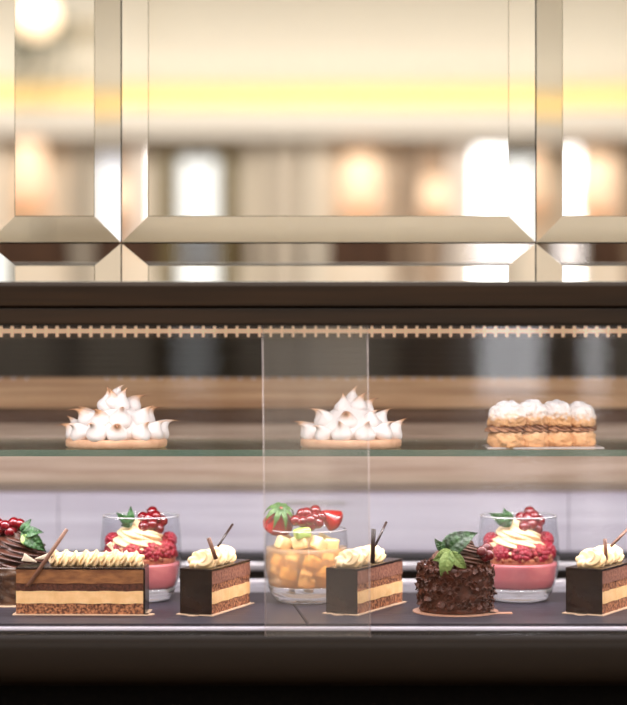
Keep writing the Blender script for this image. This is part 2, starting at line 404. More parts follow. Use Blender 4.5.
# glass front
pane = clear_glass('front_glass', (252, 252, 252), .036, .0)
lap = clear_glass('lapping_glass', (252, 252, 252), .06, .02)  # pale diffuse haze mixed in for the reflections that whiten this strip
sbox('front_glass', -W + .005, W - .005, 1.765, 1.770, 1.0006, 1.2738, m=pane, parent=case)
bm = bmn()
zt, zbm = 1.2736, 1.0006
def gx(px, Y=1.7585): return (px - 313.5) / F * Y
c8 = [((gx(262.5), gx(367.5)), zt), ((gx(265.5), gx(370)), zbm)]
vs8 = []
for y in (1.756, 1.761):
    for (xs, z) in c8:
        for x in xs: vs8.append(bm.verts.new((x, y, z)))
f = [(0, 1, 3, 2), (4, 6, 7, 5), (0, 4, 5, 1), (2, 3, 7, 6), (0, 2, 6, 4), (1, 5, 7, 3)]
for q in f: bm.faces.new([vs8[k] for k in q])
lp = obj('lapping_glass_strip', bm, lap, case, smooth=False)
edge = mat('glass_edge', (225, 210, 210), .2, spec=.8)
for a, b_ in ((262.5, 265.5), (367.5, 370)):
    bm = bmn(); tube(bm, [(gx(a), 1.7555, zt), (gx(b_), 1.7555, zbm)], .0003, 8); obj('ground_edge', bm, edge, lp)

# ---------------------------------------------------------------- glass shelf and slate boards
SZ = 1.158
sh = thing('glass_shelf', 'clear glass shelf with green edge across the case, under the meringue tarts', 'shelf', (0, 2.02, SZ))
sbox('shelf_glass', -W + .022, W - .022, -.127, .13, -.0062, 0, m=clear_glass('shelf_glass', (216, 232, 224), .05), parent=sh)
sbox('green_edge', -W + .022, W - .022, -.1279, -.1271, -.0062, -.0002, m=mat('green_edge', (74, 96, 82), .3, c2=(96, 108, 94), scale=3, stretch=(4, 1, 1)), parent=sh)
for s in (-1, 1):
    for y in (-.08, .1):
        sbox('shelf_bracket', min(s * .86, s * .88), max(s * .86, s * .88), y - .01, y + .01, -.02, -.0063, m=steel, parent=sh)
DZ = 1.005
slate = mat('slate', (32, 28, 38), .45, c2=(46, 41, 52), scale=30, stretch=(.6, 2.5, 1), bump=.0006, bscale=60)
def slate_board(xa0, xa1, xb0, xb1, label):
    y0, y1 = 1.806, 2.046
    cx = (xa0 + xa1) / 2
    bm = bmn(); v = []
    for z in (-.006, 0):
        v += [bm.verts.new((xa0 - cx, y0 - 1.9, z)), bm.verts.new((xa1 - cx, y0 - 1.9, z)), bm.verts.new((xb1 - cx, y1 - 1.9, z)), bm.verts.new((xb0 - cx, y1 - 1.9, z))]
    for q in ((3, 2, 1, 0), (4, 5, 6, 7), (0, 1, 5, 4), (1, 2, 6, 5), (2, 3, 7, 6), (3, 0, 4, 7)): bm.faces.new([v[k] for k in q])
    bmesh.ops.bevel(bm, geom=bm.edges[:], offset=.0008, segments=2, affect='EDGES')
    o = obj('slate_board', bm, slate, None, loc=(cx, 1.9, DZ), smooth=False); tag(o, label, 'tray', 'slate serving boards on the case floor')
slate_board(-.5, -.006, -.5, -.030, 'dark slate board on the case floor, left of the seam under the fruit glass')
slate_board(-.0045, .5, -.0285, .5, 'dark slate board on the case floor, right of the seam under the fruit glass')

# ---------------------------------------------------------------- food materials
m_sponge = mat('chocolate_sponge', (186, 124, 86), .9, c2=(84, 44, 28), scale=420, bump=.0012, bscale=500, lo=.35, hi=.6)
m_sponge2 = mat('dark_sponge', (96, 52, 36), .9, c2=(60, 30, 20), scale=420, bump=.0012, bscale=500)
m_mousse = mat('caramel_mousse', (150, 98, 56), .5, c2=(110, 64, 34), scale=70, stretch=(1, 1, 3))
m_choc_mousse = mat('milk_chocolate_mousse', (150, 100, 80), .8, c2=(104, 62, 48), scale=330, bump=.0008, bscale=400)
m_cream = mat('vanilla_cream', (240, 196, 144), .5, c2=(226, 178, 124), scale=90, sss=.25)
m_glaze = mat('dark_glaze', (24, 14, 11), .25, coat=.15, spec=.3, c2=(40, 24, 16), scale=60, bump=.0006, bscale=120)
m_pipe = mat('piped_buttercream', (226, 190, 140), .5, c2=(236, 208, 166), scale=120, sss=.1)
m_stick = mat('milk_chocolate_stick', (128, 88, 68), .45, c2=(104, 66, 50), scale=200)
m_stickd = mat('dark_chocolate_stick', (44, 28, 24), .35)
m_board = mat('pale_card', (222, 190, 160), .4, metal=.2)
m_white = mat('white_chocolate', (228, 212, 190), .5)
m_choc = mat('chocolate_cream', (74, 42, 30), .35, c2=(58, 32, 24), scale=80, coat=.15)
m_cocoa = mat('cocoa_cream', (96, 58, 40), .7, c2=(66, 38, 26), scale=160, bump=.0005)
m_shave = mat('chocolate_shavings', (80, 38, 22), .5, spec=.3, c2=(58, 28, 17), scale=160)
m_body = mat('glossy_chocolate', (40, 24, 18), .25, coat=.4, c2=(70, 44, 26), scale=90, bump=.001, bscale=130)
m_currant = mat('redcurrant', (96, 2, 12), .14, coat=.3)
m_calyx = mat('calyx', (60, 40, 26), .7)
m_rasp = mat('raspberry', (160, 24, 48), .45, c2=(118, 10, 30), scale=160)
m_straw = mat('strawberry', (150, 10, 16), .28, c2=(112, 5, 10), scale=60, coat=.3)
m_flesh = mat('strawberry_flesh', (240, 110, 100), .4, c2=(222, 60, 60), scale=80, sss=.2)
m_seed = mat('strawberry_seed', (176, 104, 50), .5)
m_mint = mat('mint_leaf', (18, 46, 22), .42, c2=(44, 86, 38), scale=190, bump=.0016, bscale=260)
m_mintl = mat('pale_mint_leaf', (112, 140, 74), .5, c2=(146, 166, 98), scale=190, bump=.0014, bscale=260)
m_pink = mat('raspberry_mousse', (200, 118, 120), .45, c2=(190, 108, 112), scale=50, sss=.25)
m_swirl = mat('vanilla_swirl', (228, 196, 154), .5, sss=.1)
m_crumb = mat('crumble', (168, 104, 72), .8, c2=(130, 66, 50), scale=200)
m_fruit = mat('pale_fruit', (250, 222, 170), .35, c2=(242, 204, 140), scale=60, sss=.3, coat=.2)
m_mango = mat('yellow_fruit', (240, 200, 112), .35, c2=(236, 188, 96), scale=60, sss=.3)
m_kiwi = mat('green_fruit', (160, 190, 80), .35, c2=(180, 206, 110), scale=90, sss=.2)
g_wall = clear_glass('tumbler_glass', (250, 251, 252), .035)
m_gbase = bpy.data.materials.new('tumbler_base_glass'); m_gbase.use_nodes = True
_b = m_gbase.node_tree.nodes['Principled BSDF']; _b.inputs['Transmission Weight'].default_value = .82; _b.inputs['Roughness'].default_value = .02; _b.inputs['IOR'].default_value = 1.45
_b.inputs['Base Color'].default_value = (1, 1, 1, 1)  # white diffuse share stands for the bright caustics in the base

# ---------------------------------------------------------------- food parts
bm = bmn(); ball(bm, (0, 0, 0), 1, 3, (1, 1, .95)); CUR = mesh('redcurrant', bm, m_currant)
bm = bmn(); lathe(bm, [(.001, .93), (.16, .95), (.10, 1.06), (.05, 1.22), (.001, 1.1)], 8); CAL = mesh('calyx', bm, m_calyx)
def currant(par, x, y, z, r=.0056, rot=None):
    rot = rot or (random.uniform(-1.6, 1.6), random.uniform(-1.2, 1.2), 0)
    o = obj('redcurrant', CUR, None, par, (x, y, z), rot, r)
    obj('calyx', CAL, None, o)
    return o
bm = bmn()
random.seed(2)
for j in range(7):
    zz = -1 + 2 * (j + .5) / 7; rr = math.sqrt(max(0, 1 - zz * zz)); nn = max(3, int(12 * rr))
    for i in range(nn):
        a = 2 * PI * (i + (j % 2) * .5) / nn
        ball(bm, (.78 * rr * math.cos(a), .78 * rr * math.sin(a), .98 * zz * .85), .30, 2)
ball(bm, (0, 0, 0), .72, 2, (1, 1, 1.1))
RAS = mesh('raspberry', bm, m_rasp)
def raspberry(par, x, y, z, r=.0095, rot=None):
    return obj('raspberry', RAS, None, par, (x, y, z), rot or (random.uniform(-1.5, 1.5), random.uniform(-1.5, 1.5), 0), r)

def leaf_mesh(L, Wd, curl=.35, fold=.25, m=None, serr=8):
    bm = bmn(); nu, nv = 40, 14
    rows = []
    for i in range(nu + 1):
        t = i / nu
        w_ = Wd * (math.sin(PI * min(1, t * 1.02) ** .75) ** .8 if 0 < t < 1 else .02)
        w_ *= 1 + .09 * (((t * serr) % 1) - .5)
        a = -curl * t * t * 1.6
        px = L * t * math.cos(a * .6); pz = L * t * math.sin(a) + .12 * L * math.sin(PI * t)
        row = []
        for j in range(nv + 1):
            s = (j / nv - .5) * 2
            z = pz + abs(s) * w_ * fold + .07 * Wd * math.cos(t * 44 - abs(s) * 9) * (1 - s * s) * min(1, abs(s) * 4) - .10 * Wd * math.exp(-(s * 9) ** 2) + .15 * Wd * math.sin(t * 5 + s * 2)
            row.append(bm.verts.new((px - abs(s) * .05 * L, s * w_, z)))
        rows.append(row)
    for i in range(nu):
        for j in range(nv): bm.faces.new((rows[i][j], rows[i + 1][j], rows[i + 1][j + 1], rows[i][j + 1]))
    me = mesh('mint_leaf', bm, m or m_mint)
    return me
def fleaf(par, x, y, z, deg, L, Wd, tilt=.25, m=None, label=None, curl=.12):
    return leaf(par, (x, y, z), (PI / 2 - tilt, -math.radians(deg), 0), L, Wd, curl, m, label)
def leaf(par, loc, rot, L=.018, Wd=.006, curl=.35, m=None, label=None):
    me = leaf_mesh(L, Wd, curl, .25, m)
    o = obj('mint_leaf', me, None, par, loc, rot)
    s = o.modifiers.new('thick', 'SOLIDIFY'); s.thickness = .0005
    if label: o['label'] = label
    return o

def rosette_bm(R, H, lobes=7, amp=.16, turns=2.6, tiers=3, tip=.9, seg=98, rows=60):
    """soft-ice style piped swirl: star section that twists while it climbs in coils"""
    bm = bmn()
    def fn(u, v):
        th = 2 * PI * u
        ph = v * tiers + u                         # coils climb as they go round
        coil = abs(math.sin(PI * (ph % 1.0))) ** .6
        env = (1 - v ** 1.6) ** .75 if v < 1 else 0
        r = R * (.05 + .95 * env) * (.80 + .20 * coil)
        r *= 1 + amp * (abs(math.cos(lobes * .5 * (th + turns * 2 * PI * v * .35))) - .5)
        z = H * v ** .9 - .10 * H * 0
        return Vector((r * math.cos(th) + .05 * R * v * v, r * math.sin(th), z))
    grid_surf(bm, seg, rows, fn, True, True, True)
    return bm

def piped_rope(L, r0, pitch, lobes=6, amp=.22, seed=0):
    random.seed(seed); bm = bmn(); n = int(L / .0006)
    ph = [random.uniform(-.4, .4) for _ in range(40)]
    def fn(u, v):
        s = v * L; th = 2 * PI * u
        k = int(s / pitch); fr = (s / pitch) % 1
        bulge = .74 + .30 * math.sin(PI * fr) ** .6 + .08 * math.sin(k * 2.3 + ph[k % 40])
        e = min(1, s / (.6 * r0), (L - s) / (.6 * r0)); e = math.sqrt(max(.02, 1 - (1 - e) ** 2)) if e < 1 else 1
        r = r0 * bulge * e * (1 + amp * (abs(math.cos(lobes * .5 * th + 2.2 * PI * fr + k)) - .55) * 2)
        y = r * math.cos(th) + .18 * r0 * math.sin(k * 2.6 + 2 * PI * fr); z = r * math.sin(th) * .82
        return Vector((s + .25 * r0 * math.sin(th) * math.cos(PI * fr), y, max(z, -r0 * .62)))
    grid_surf(bm, 40, n, fn, True, True, True)
    return bm

def ragged_box(bm, x0, x1, y0, y1, z0, z1, amt, seed=0, step=.0022):
    """a layer with slightly uneven cut edges"""
    nx = max(2, int((x1 - x0) / step)); nz = 4; ny = max(2, int((y1 - y0) / step))
    v = box(bm, x0, x1, y0, y1, z0, z1)
    ed = list({e for q in v for e in q.link_edges})
    bmesh.ops.subdivide_edges(bm, edges=[e for e in ed if abs(e.verts[0].co.x - e.verts[1].co.x) > 1e-6], cuts=nx, use_grid_fill=True)
    for q in bm.verts:
        n = noise.noise(Vector((q.co.x * 400 + seed * 9.1, q.co.z * 300, q.co.y * 300)))
        d = Vector((0, 1 if q.co.y < (y0 + y1) / 2 else -1, 0))
        q.co += d * abs(n) * amt
        q.co.z += n * amt * .7 + .0003 * math.sin(q.co.x * 210 + z0 * 2000)

def cake_slice(loc, rz, L, Wd, label, glaze='left', top_mat=None, rope=None, sticks=(), petals=(), seed=0, card=.003, h=.044, cake_label=None):
    r = thing('layered_cake_slice', label, 'cake slice', loc, rz, 'layered cake slices on the slate')
    k = h / .044; t = .0018
    x0 = t if glaze == 'left' else 0; x1 = L if glaze == 'left' else L - .0012
    # gold card with a small thumb tab
    bm = bmn(); box(bm, -card, L + card, -card, Wd + card, 0, .0008)
    tx = -card if glaze == 'left' else L + card
    lathe(bm, [(.006, 0), (.006, .0008)], 20, c=(tx, Wd * .55 if glaze == 'left' else .004, 0))
    obj('cake_card', bm, m_board, r, smooth=False)
    z = .0009
    for nm, th, m, am, ins in (('sponge_base', .0098, m_sponge, .0012, .0002), ('cream_layer', .0115, m_cream, .0004, .0),
                               ('middle_sponge', .0072, m_sponge2 if top_mat is m_mousse else m_sponge, .0014, .0003), ('mousse_layer', .0130, top_mat or m_choc_mousse, .0003, 0)):
        bm = bmn(); ragged_box(bm, x0, x1, ins, Wd - ins, z, z + th * k, am, seed)
        obj(nm, bm, m, r, smooth=False); z += th * k
    # glaze poured over the top, one end and the back
    bm = bmn(); box(bm, -.0003, L, -.0006, Wd + .0008, z, z + .0022, bev=.0008)
    if glaze == 'left': box(bm, 0, t, -.0004, Wd + .0006, .001, z + .001, bev=.0005)
    else: box(bm, L - .0014, L + .0004, -.0004, Wd + .0006, .001, z + .001, bev=.0005)
    obj('chocolate_glaze', bm, m_glaze, r, smooth=False)
    zt = z + .0022
    if rope:
        a, b_, r0 = rope
        o = obj('piped_cream', piped_rope(b_ - a, r0, .0095, seed=seed), m_pipe, r, (a, Wd * .5, zt + r0 * .6), sharp=False)
    for (p, q, rad, dark) in sticks:
        bm = bmn(); tube(bm, [p, (Vector(p) + Vector(q)) / 2, q], rad, 12)
        o = obj('chocolate_stick', bm, m_stickd if dark else m_stick, r)
        o['label'] = 'dark chocolate stick' if dark else 'milk chocolate stick'
    for (p, rot, s) in petals:
        bm = bmn(); n = 14
        def fn(u, v):
            a = (u - .5) * .9; rr = s * (.15 + .85 * v)
            return Vector((rr * math.sin(a), s * .5 * (1 - math.cos(a)), (v - .5) * 2 * s + .1 * s * math.cos(a)))
        grid_surf(bm, n, 8, fn, False)
        o = obj('white_chocolate_curl', bm, m_white, r, p, rot); sm = o.modifiers.new('t', 'SOLIDIFY'); sm.thickness = .0009
    return r

def PX(px, Y): return (px - 313.5) / F * Y
def PZ(py, Y): return ZC - (py - 352.5) / F * Y
def loc2(par, px, py, Y):
    """world point as local point of a thing that stands on the board"""
    pt = Vector((PX(px, Y), Y, PZ(py, Y))) - Vector(par[0]); a = -par[1]
    return Vector((pt.x * math.cos(a) - pt.y * math.sin(a), pt.x * math.sin(a) + pt.y * math.cos(a), pt.z))

# slices -------------------------------------------------
P = ((PX(16, 1.868), 1.868, DZ), math.radians(-1.5))
cake_slice(P[0], P[1], .1205, .034, 'long caramel and chocolate layered slice seen broadside, leftmost slice', 'right', m_mousse, (.030, .117, .0092),
           [(loc2(P, 28, 586, 1.862), loc2(P, 67, 529, 1.872), .0019, False)],
           [((.022, .014, .052), (.5, 1.35, .2), .008), ((.012, .012, .050), (.4, -1.2, .5), .009), ((.030, .018, .054), (.7, .9, .9), .006),
            ((.088, .015, .0605), (.3, -.6, .4), .006), ((.088, .013, .057), (-.3, 1.2, .1), .0045)], seed=1)
P = ((PX(211, 1.860), 1.860, DZ), math.radians(70))
cake_slice(P[0], P[1], .098, .031, 'chocolate layered slice turned end-on, between the pink glass and the fruit glass', 'left', m_choc_mousse, (.006, .074, .0098),
           [(loc2(P, 208.5, 538, 1.872), loc2(P, 216, 559, 1.874), .0020, False), (loc2(P, 232.5, 524.5, 1.925), loc2(P, 218, 546, 1.895), .0012, True)], seed=2, h=.0425)
P = ((PX(356.5, 1.864), 1.864, DZ), math.radians(64))
cake_slice(P[0], P[1], .108, .031, 'chocolate layered slice in front of the fruit glass, behind the lapping glass edge', 'left', m_choc_mousse, (.006, .082, .0098),
           [(loc2(P, 373.5, 529, 1.885), loc2(P, 372.5, 563, 1.886), .0022, True), (loc2(P, 386.5, 522, 1.915), loc2(P, 375, 546, 1.90), .0012, True)], seed=3, h=.0425)
P = ((PX(601.5, 1.862), 1.862, DZ), math.radians(61))
cake_slice(P[0], P[1], .105, .035, 'chocolate layered slice cut off by the right edge of the photo', 'left', m_choc_mousse, (.006, .082, .0102),
           [(loc2(P, 605, 539, 1.89), loc2(P, 606, 560, 1.891), .0018, False), (loc2(P, 632, 525, 1.915), loc2(P, 611, 546, 1.90), .0014, False)], seed=4, h=.0425)

# tumblers ----------------------------------------------
def tumbler(par, H, R, base_h=.013, k=1.0):
    pr = [(.63, 0), (.70, .012), (.82, .10), (.93, .25), (.99, .42), (1.0, .56), (.985, .75), (.955, .9), (.94, 1.0)]
    fine = []
    for i in range(len(pr) - 1):
        for s in range(4):
            t = s / 4; fine.append((pr[i][0] * (1 - t) + pr[i + 1][0] * t, pr[i][1] * (1 - t) + pr[i + 1][1] * t))
    fine.append(pr[-1])
    out = [(a * R, b_ * H) for a, b_ in fine]
    def rad(z):
        for i in range(len(out) - 1):
            if out[i][1] <= z <= out[i + 1][1]:
                t = (z - out[i][1]) / max(1e-9, out[i + 1][1] - out[i][1]); return out[i][0] * (1 - t) + out[i + 1][0] * t
        return out[-1][0]
    th = .0013
    up = [p for p in out if p[1] >= base_h]
    prof = [(rad(base_h), base_h)] + up + [(up[-1][0] - th * .5, up[-1][1] + .0006)] + [(p[0] - th, p[1]) for p in up[::-1]] + [(rad(base_h) - th, base_h)]
    bm = bmn(); lathe(bm, prof, 64, False, False); w_ = obj('tumbler', bm, g_wall, par)
    rimp = [(H, R * .94)]
    bm = bmn(); tt = [(math.cos(2 * PI * i / 64) * (R * .94 - th / 2), math.sin(2 * PI * i / 64) * (R * .94 - th / 2), H) for i in range(65)]
    tube(bm, tt, .0006, 6); obj('rim', bm, mat('rim_glass', (226, 222, 226), .1, spec=.8, trans=.5), w_)
    low = [(.001, .0015)] + [(R * .5, .0015), (R * .56, .0)] + [p for p in out if p[1] < base_h - .0003] + [(rad(base_h - .0002), base_h - .0002), (R * .6, base_h - .002), (.001, base_h - .0028)]
    bm = bmn(); lathe(bm, low, 64, False, False); obj('glass_base', bm, m_gbase, w_)
    return rad, th

def fill(par, name, m, rad, th, z0, z1, dome=0, label=None):
    g = .0005
    prof = [(.001, z0)] + [(rad(z0 + (z1 - z0) * i / 10) - th - g, z0 + (z1 - z0) * i / 10) for i in range(11)] + [(rad(z1) * .6, z1 + dome * .6), (.001, z1 + dome)]
    bm = bmn(); lathe(bm, prof, 56, True, True); return obj(name, bm, m, par)

def pink_glass(px, label, seed, mint_side=-1):
    Y = 1.982; random.seed(seed)
    r = thing('raspberry_dessert_glass', label, 'dessert', (PX(px, Y), Y, DZ), 0, 'pink raspberry desserts in round tumblers')
    H, R = .0835, .0403
    rad, th = tumbler(r, H, R)
    fill(r, 'raspberry_mousse', m_pink, rad, th, .0135, .0375)
    fill(r, 'crumble_layer', m_crumb, rad, th + .004, .0376, .0425, .002)
    n = 9
    for i in range(n):
        a = 2 * PI * i / n + .2 + seed
        raspberry(r, .0265 * math.cos(a), .0265 * math.sin(a), .0475 + random.uniform(-.001, .002), .0102)
    for a in (.15, 3.3, 1.6):
        raspberry(r, .0275 * math.cos(a), .0265 * math.sin(a), .0590, .0080)
    obj('vanilla_cream_swirl', rosette_bm(.0300, .034, 8, .16, 2.2, 3), m_swirl, r, (-.003, -.002, .0465))
    # redcurrants on top
    for (x, y, z) in ((.004, -.014, .079), (.012, -.012, .081), (.018, -.006, .076), (.008, -.010, .0865), (.015, -.005, .0885), (.002, -.004, .087), (.021, .001, .083), (.011, .002, .092)):
        currant(r, x, y, z - .005, .0057)
    for i in range(9):
        a = -PI / 2 + random.uniform(-1.1, 1.1); q = rad(.05) - th - .004
        bm = bmn(); ball(bm, (0, 0, 0), .0028, 1, (1, .8, .7)); obj('crumb', bm, m_crumb, r, (q * math.cos(a), q * math.sin(a), .0415 + random.uniform(0, .004)), (i, i * 2, 0))
    return r
r = pink_glass(141, 'round tumbler of pink raspberry dessert behind the long slice, at left', 5)
fleaf(r, -.007, -.016, .0785, 100, .0155, .0042, label='mint leaf pointing up')
fleaf(r, -.007, -.018, .0780, 152, .0190, .0050)
fleaf(r, -.007, -.019, .0785, 200, .0120, .0040)
r = pink_glass(518.5, 'round tumbler of pink raspberry dessert behind the flaked chocolate cake, at right', 8)
fleaf(r, -.009, -.016, .0795, 164, .0225, .0068)
fleaf(r, -.009, -.018, .0790, 122, .0150, .0055)
fleaf(r, -.009, -.019, .0800, 205, .0130, .0045)

# fruit glass --------------------------------------------
Y = 1.972; random.seed(11)
r = thing('fruit_dessert_glass', 'round tumbler of fruit pieces in amber jelly topped with strawberries', 'dessert', (PX(306.5, Y), Y, DZ))
H, R = .0710, .0422
rad, th = tumbler(r, H, R, .0165)
jm = clear_glass('amber_jelly', (252, 234, 206), .02, .30, (255, 208, 160))
fill(r, 'amber_jelly', jm, rad, th, .0165, .0535)
def cube_fruit(loc, s, rot, m, name='fruit_piece', label=None):
    bm = bmn(); box(bm, -s[0] / 2, s[0] / 2, -s[1] / 2, s[1] / 2, -s[2] / 2, s[2] / 2, bev=min(s) * .22)
    for v in bm.verts: v.co += Vector([noise.noise(v.co * 200 + Vector((k * 7, loc[0] * 900, 0))) for k in range(3)]) * min(s) * .12
    o = obj(name, bm, m, r, loc, rot)
    if label: o['label'] = label
for k, (x, y, z, a, m) in enumerate(((-.022, -.022, .0585, .3, m_fruit), (-.006, -.027, .060, -.2, m_fruit), (.012, -.026, .058, .5, m_fruit), (.024, -.018, .057, .1, m_fruit),
        (-.013, -.024, .043, .8, m_fruit), (.006, -.029, .041, .35, m_mango), (.020, -.022, .042, 1.0, m_fruit), (-.026, -.014, .040, .4, m_mango),
        (-.018, -.022, .029, .2, m_mango), (.0, -.026, .028, .9, m_fruit), (.016, -.022, .030, .5, m_mango), (-.02, .01, .058, .4, m_fruit), (.018, .012, .058, .4, m_fruit), (0, .004, .058, .2, m_fruit), (0, -.012, .062, .2, m_fruit),
        (-.027, -.004, .030, .6, m_fruit), (.027, -.006, .031, 1.1, m_fruit), (.029, -.004, .044, .2, m_mango), (-.010, -.008, .036, .5, m_fruit), (.010, -.008, .036, .9, m_mango), (0, .012, .030, .3, m_fruit), (-.016, .014, .040, .3, m_fruit), (.018, .012, .040, .7, m_fruit), (.002, .016, .046, .3, m_fruit), (.0, -.026, .0205, .3, m_fruit), (-.015, -.012, .021, .3, m_mango), (.016, -.013, .021, .3, m_fruit))):
    cube_fruit((x, y, z), (.0145, .012, .0125), (a * .5, a, a * 2), m, label='yellow fruit piece' if m is m_mango else None)
cube_fruit((-.004, -.030, .0695), (.016, .010, .010), (.1, -.2, .3), m_kiwi, label='green fruit piece')

def strawberry(par, loc, rot, s, half=False):
    def R_(v):
        if v <= 0 or v >= 1: return s * .03
        return s * .5 * ((v / .72) ** .72 if v < .72 else math.sqrt(max(.003, 1 - ((v - .72) / .28) ** 2)))
    bm = bmn(); n = 26
    def fn(u, v):
        th_ = 2 * PI * u; rr = R_(v); d = .03 * s * math.cos(9 * th_ + (v * 9 % 2) * PI) * math.sin(v * 28)
        return Vector(((rr + d * .35) * math.cos(th_), (rr + d * .35) * math.sin(th_), s * (1 - v) * 1.05))
    grid_surf(bm, 36, n, fn, True, True, True)
    o = obj('strawberry', bm, m_straw, par, loc, rot)
    bm = bmn()
    for j in range(7):
        v = .16 + j * .1; nn = max(4, int(13 * R_(v) / (s * .48)))
        for i in range(nn):
            a = 2 * PI * (i + .5 * (j % 2)) / nn; q = R_(v) * 1.0
            ball(bm, (q * math.cos(a), q * math.sin(a), s * (1 - v) * 1.05), s * .016, 1, (1, 1, 1.5))
    obj('seeds', bm, m_seed, o, kind='stuff')
    if not half:
        for i in range(8):
            a = 2 * PI * i / 8
            me = leaf_mesh(s * .72, s * .095, .25, .15, mat('calyx_leaf', (44, 74, 34), .5, c2=(80, 108, 52), scale=90), 3)
            q = obj('sepal', me, None, o, (0, 0, s * 1.0), (0, .38, a)); q.modifiers.new('t', 'SOLIDIFY').thickness = .0004
    return o
# left berry lies tilted, leafy end up towards the viewer; right one is a cut piece
strawberry(r, (-.0290, -.004, .0700), (.62, .34, -.2), .0300)
strawberry(r, (.0330, -.006, .0765), (.2, -1.0, 0), .0225, True)
for (x, y, z) in ((-.0105, -.024, .0815), (-.0035, -.026, .0805), (.004, -.025, .0765), (.0075, -.024, .084), (.0005, -.022, .0885), (-.004, -.021, .0875), (.011, -.024, .079), (.0085, -.020, .0905), (.014, -.021, .0845), (.004, -.028, .0825)):
    currant(r, x, y, z, .0058)

# ---------------------------------------------------------------- flaked chocolate cake
def flakes(par, R, H, n, seed, z0=.0, size=.0045):
    random.seed(seed); bm = bmn()
    for k in range(n):
        a = random.uniform(0, 2 * PI); z = z0 + random.uniform(.002, H)
        if random.random() < .25: rr = random.uniform(.3, 1) * R; z = z0 + H + random.uniform(-.001, .003)
        else: rr = R * random.uniform(.97, 1.04)
        s = size * random.uniform(.6, 1.4); wd = s * random.uniform(.3, .6); cu = random.uniform(.5, 2)
        M = Matrix.Translation((rr * math.cos(a), rr * math.sin(a), z)) @ Euler((0, 0, a)).to_matrix().to_4x4() @ Euler((random.uniform(-1.2, 1.2), random.uniform(-.7, .7), random.uniform(-.6, .6))).to_matrix().to_4x4()
        rows = []
        for i in range(5):
            t = (i / 4 - .5) * cu
            p = Vector((s * .5 * (1 - math.cos(t)) * 1.4, s * math.sin(t), 0))
            rows.append([M @ (p + Vector((0, 0, -wd))), M @ (p + Vector((.0007, 0, -wd))), M @ (p + Vector((.0007, 0, wd))), M @ (p + Vector((0, 0, wd)))])
        vv = [[bm.verts.new(q) for q in rw] for rw in rows]
        for i in range(4):
            for j in range(4):
                j2 = (j + 1) % 4; bm.faces.new((vv[i][j], vv[i][j2], vv[i + 1][j2], vv[i + 1][j]))
        bm.faces.new(vv[0][::-1]); bm.faces.new(vv[-1])
    return obj('chocolate_flakes', bm, m_shave, par, kind='stuff', smooth=False)

def round_body(par, R, H, m, seed):
    bm = bmn()
    def fn(u, v):
        th_ = 2 * PI * u
        if v < .7: rr, z = R, H * v / .7
        else: rr, z = R * (1 - (v - .7) / .3 * .97), H + .002 * math.sin((v - .7) / .3 * PI)
        n = noise.noise(Vector((math.cos(th_) * 3 + seed, math.sin(th_) * 3, z * 160)))
        return Vector(((rr + n * .0016) * math.cos(th_), (rr + n * .0016) * math.sin(th_), z + .001))
    grid_surf(bm, 72, 30, fn, True, True, True)
    return obj('cake_body', bm, m, par)

Y = 1.893
r = thing('flaked_chocolate_cake', 'small round cake covered in chocolate flakes with large mint leaves, on gold card', 'cake', (PX(455.5, Y), Y, DZ))
bm = bmn(); lathe(bm, [(.001, 0), (.0405, 0), (.0405, .0009), (.001, .0009)], 56); box(bm, .030, .052, -.020, -.010, 0, .0009, bev=.0002)
obj('cake_card', bm, mat('rose_card', (206, 158, 132), .35, .35), r, smooth=False)
round_body(r, .0335, .041, m_shave, 3)
flakes(r, .0345, .042, 760, 6, .002, .0036)
rb = obj('cocoa_cream_swirl', rosette_bm(.026, .030, 9, .2, 2.8, 3), m_cocoa, r, (.003, 0, .042))
fleaf(r, -.012, -.024, .0575, 36, .0370, .0110, .45, label='large dark mint leaf')
fleaf(r, -.006, -.029, .0590, 205, .0190, .0060, -.1, m_mintl, 'pale mint leaf')
fleaf(r, -.008, -.031, .0600, -104, .0300, .0066, -.1, m_mintl, 'pale hanging mint leaf')
fleaf(r, -.006, -.030, .0590, -50, .0225, .0056, -.1, m_mintl, 'pale mint leaf')
fleaf(r, -.010, -.020, .0600, 140, .0150, .0050, .3)
for (x, y, z) in ((.027, -.013, .053), (.0235, -.018, .0585), (.029, -.008, .0605), (.0305, -.014, .0545)):
    currant(r, x, y, z, .0052)

# glossy cake at far left
Y = 1.965
r = thing('chocolate_swirl_cake', 'glossy dark chocolate cake with a piped swirl and redcurrants at the left edge', 'cake', (PX(14, Y), Y, DZ))
bm = bmn(); lathe(bm, [(.001, 0), (.042, 0), (.042, .0009), (.001, .0009)], 56); obj('cake_card', bm, m_board, r, smooth=False)
round_body(r, .0375, .036, m_body, 9)
obj('chocolate_cream_swirl', rosette_bm(.0325, .040, 9, .2, 2.6, 3), m_choc, r, (.003, -.002, .036))
for (x, y, z) in ((-.006, -.016, .0765), (.002, -.014, .0790), (-.002, -.015, .0705), (.0075, -.013, .0775), (-.012, -.012, .072), (-.0135, -.014, .078), (.001, -.012, .073)):
    currant(r, x, y, z, .0056)
fleaf(r, .012, -.024, .0700, -38, .0290, .0080, .2)
fleaf(r, .012, -.022, .0700, 62, .0150, .0048, .2)
fleaf(r, .013, -.025, .0690, 10, .0190, .0060, .5)
fleaf(r, .013, -.026, .0680, -62, .0150, .0050, .1, m_mintl, 'pale mint leaf')

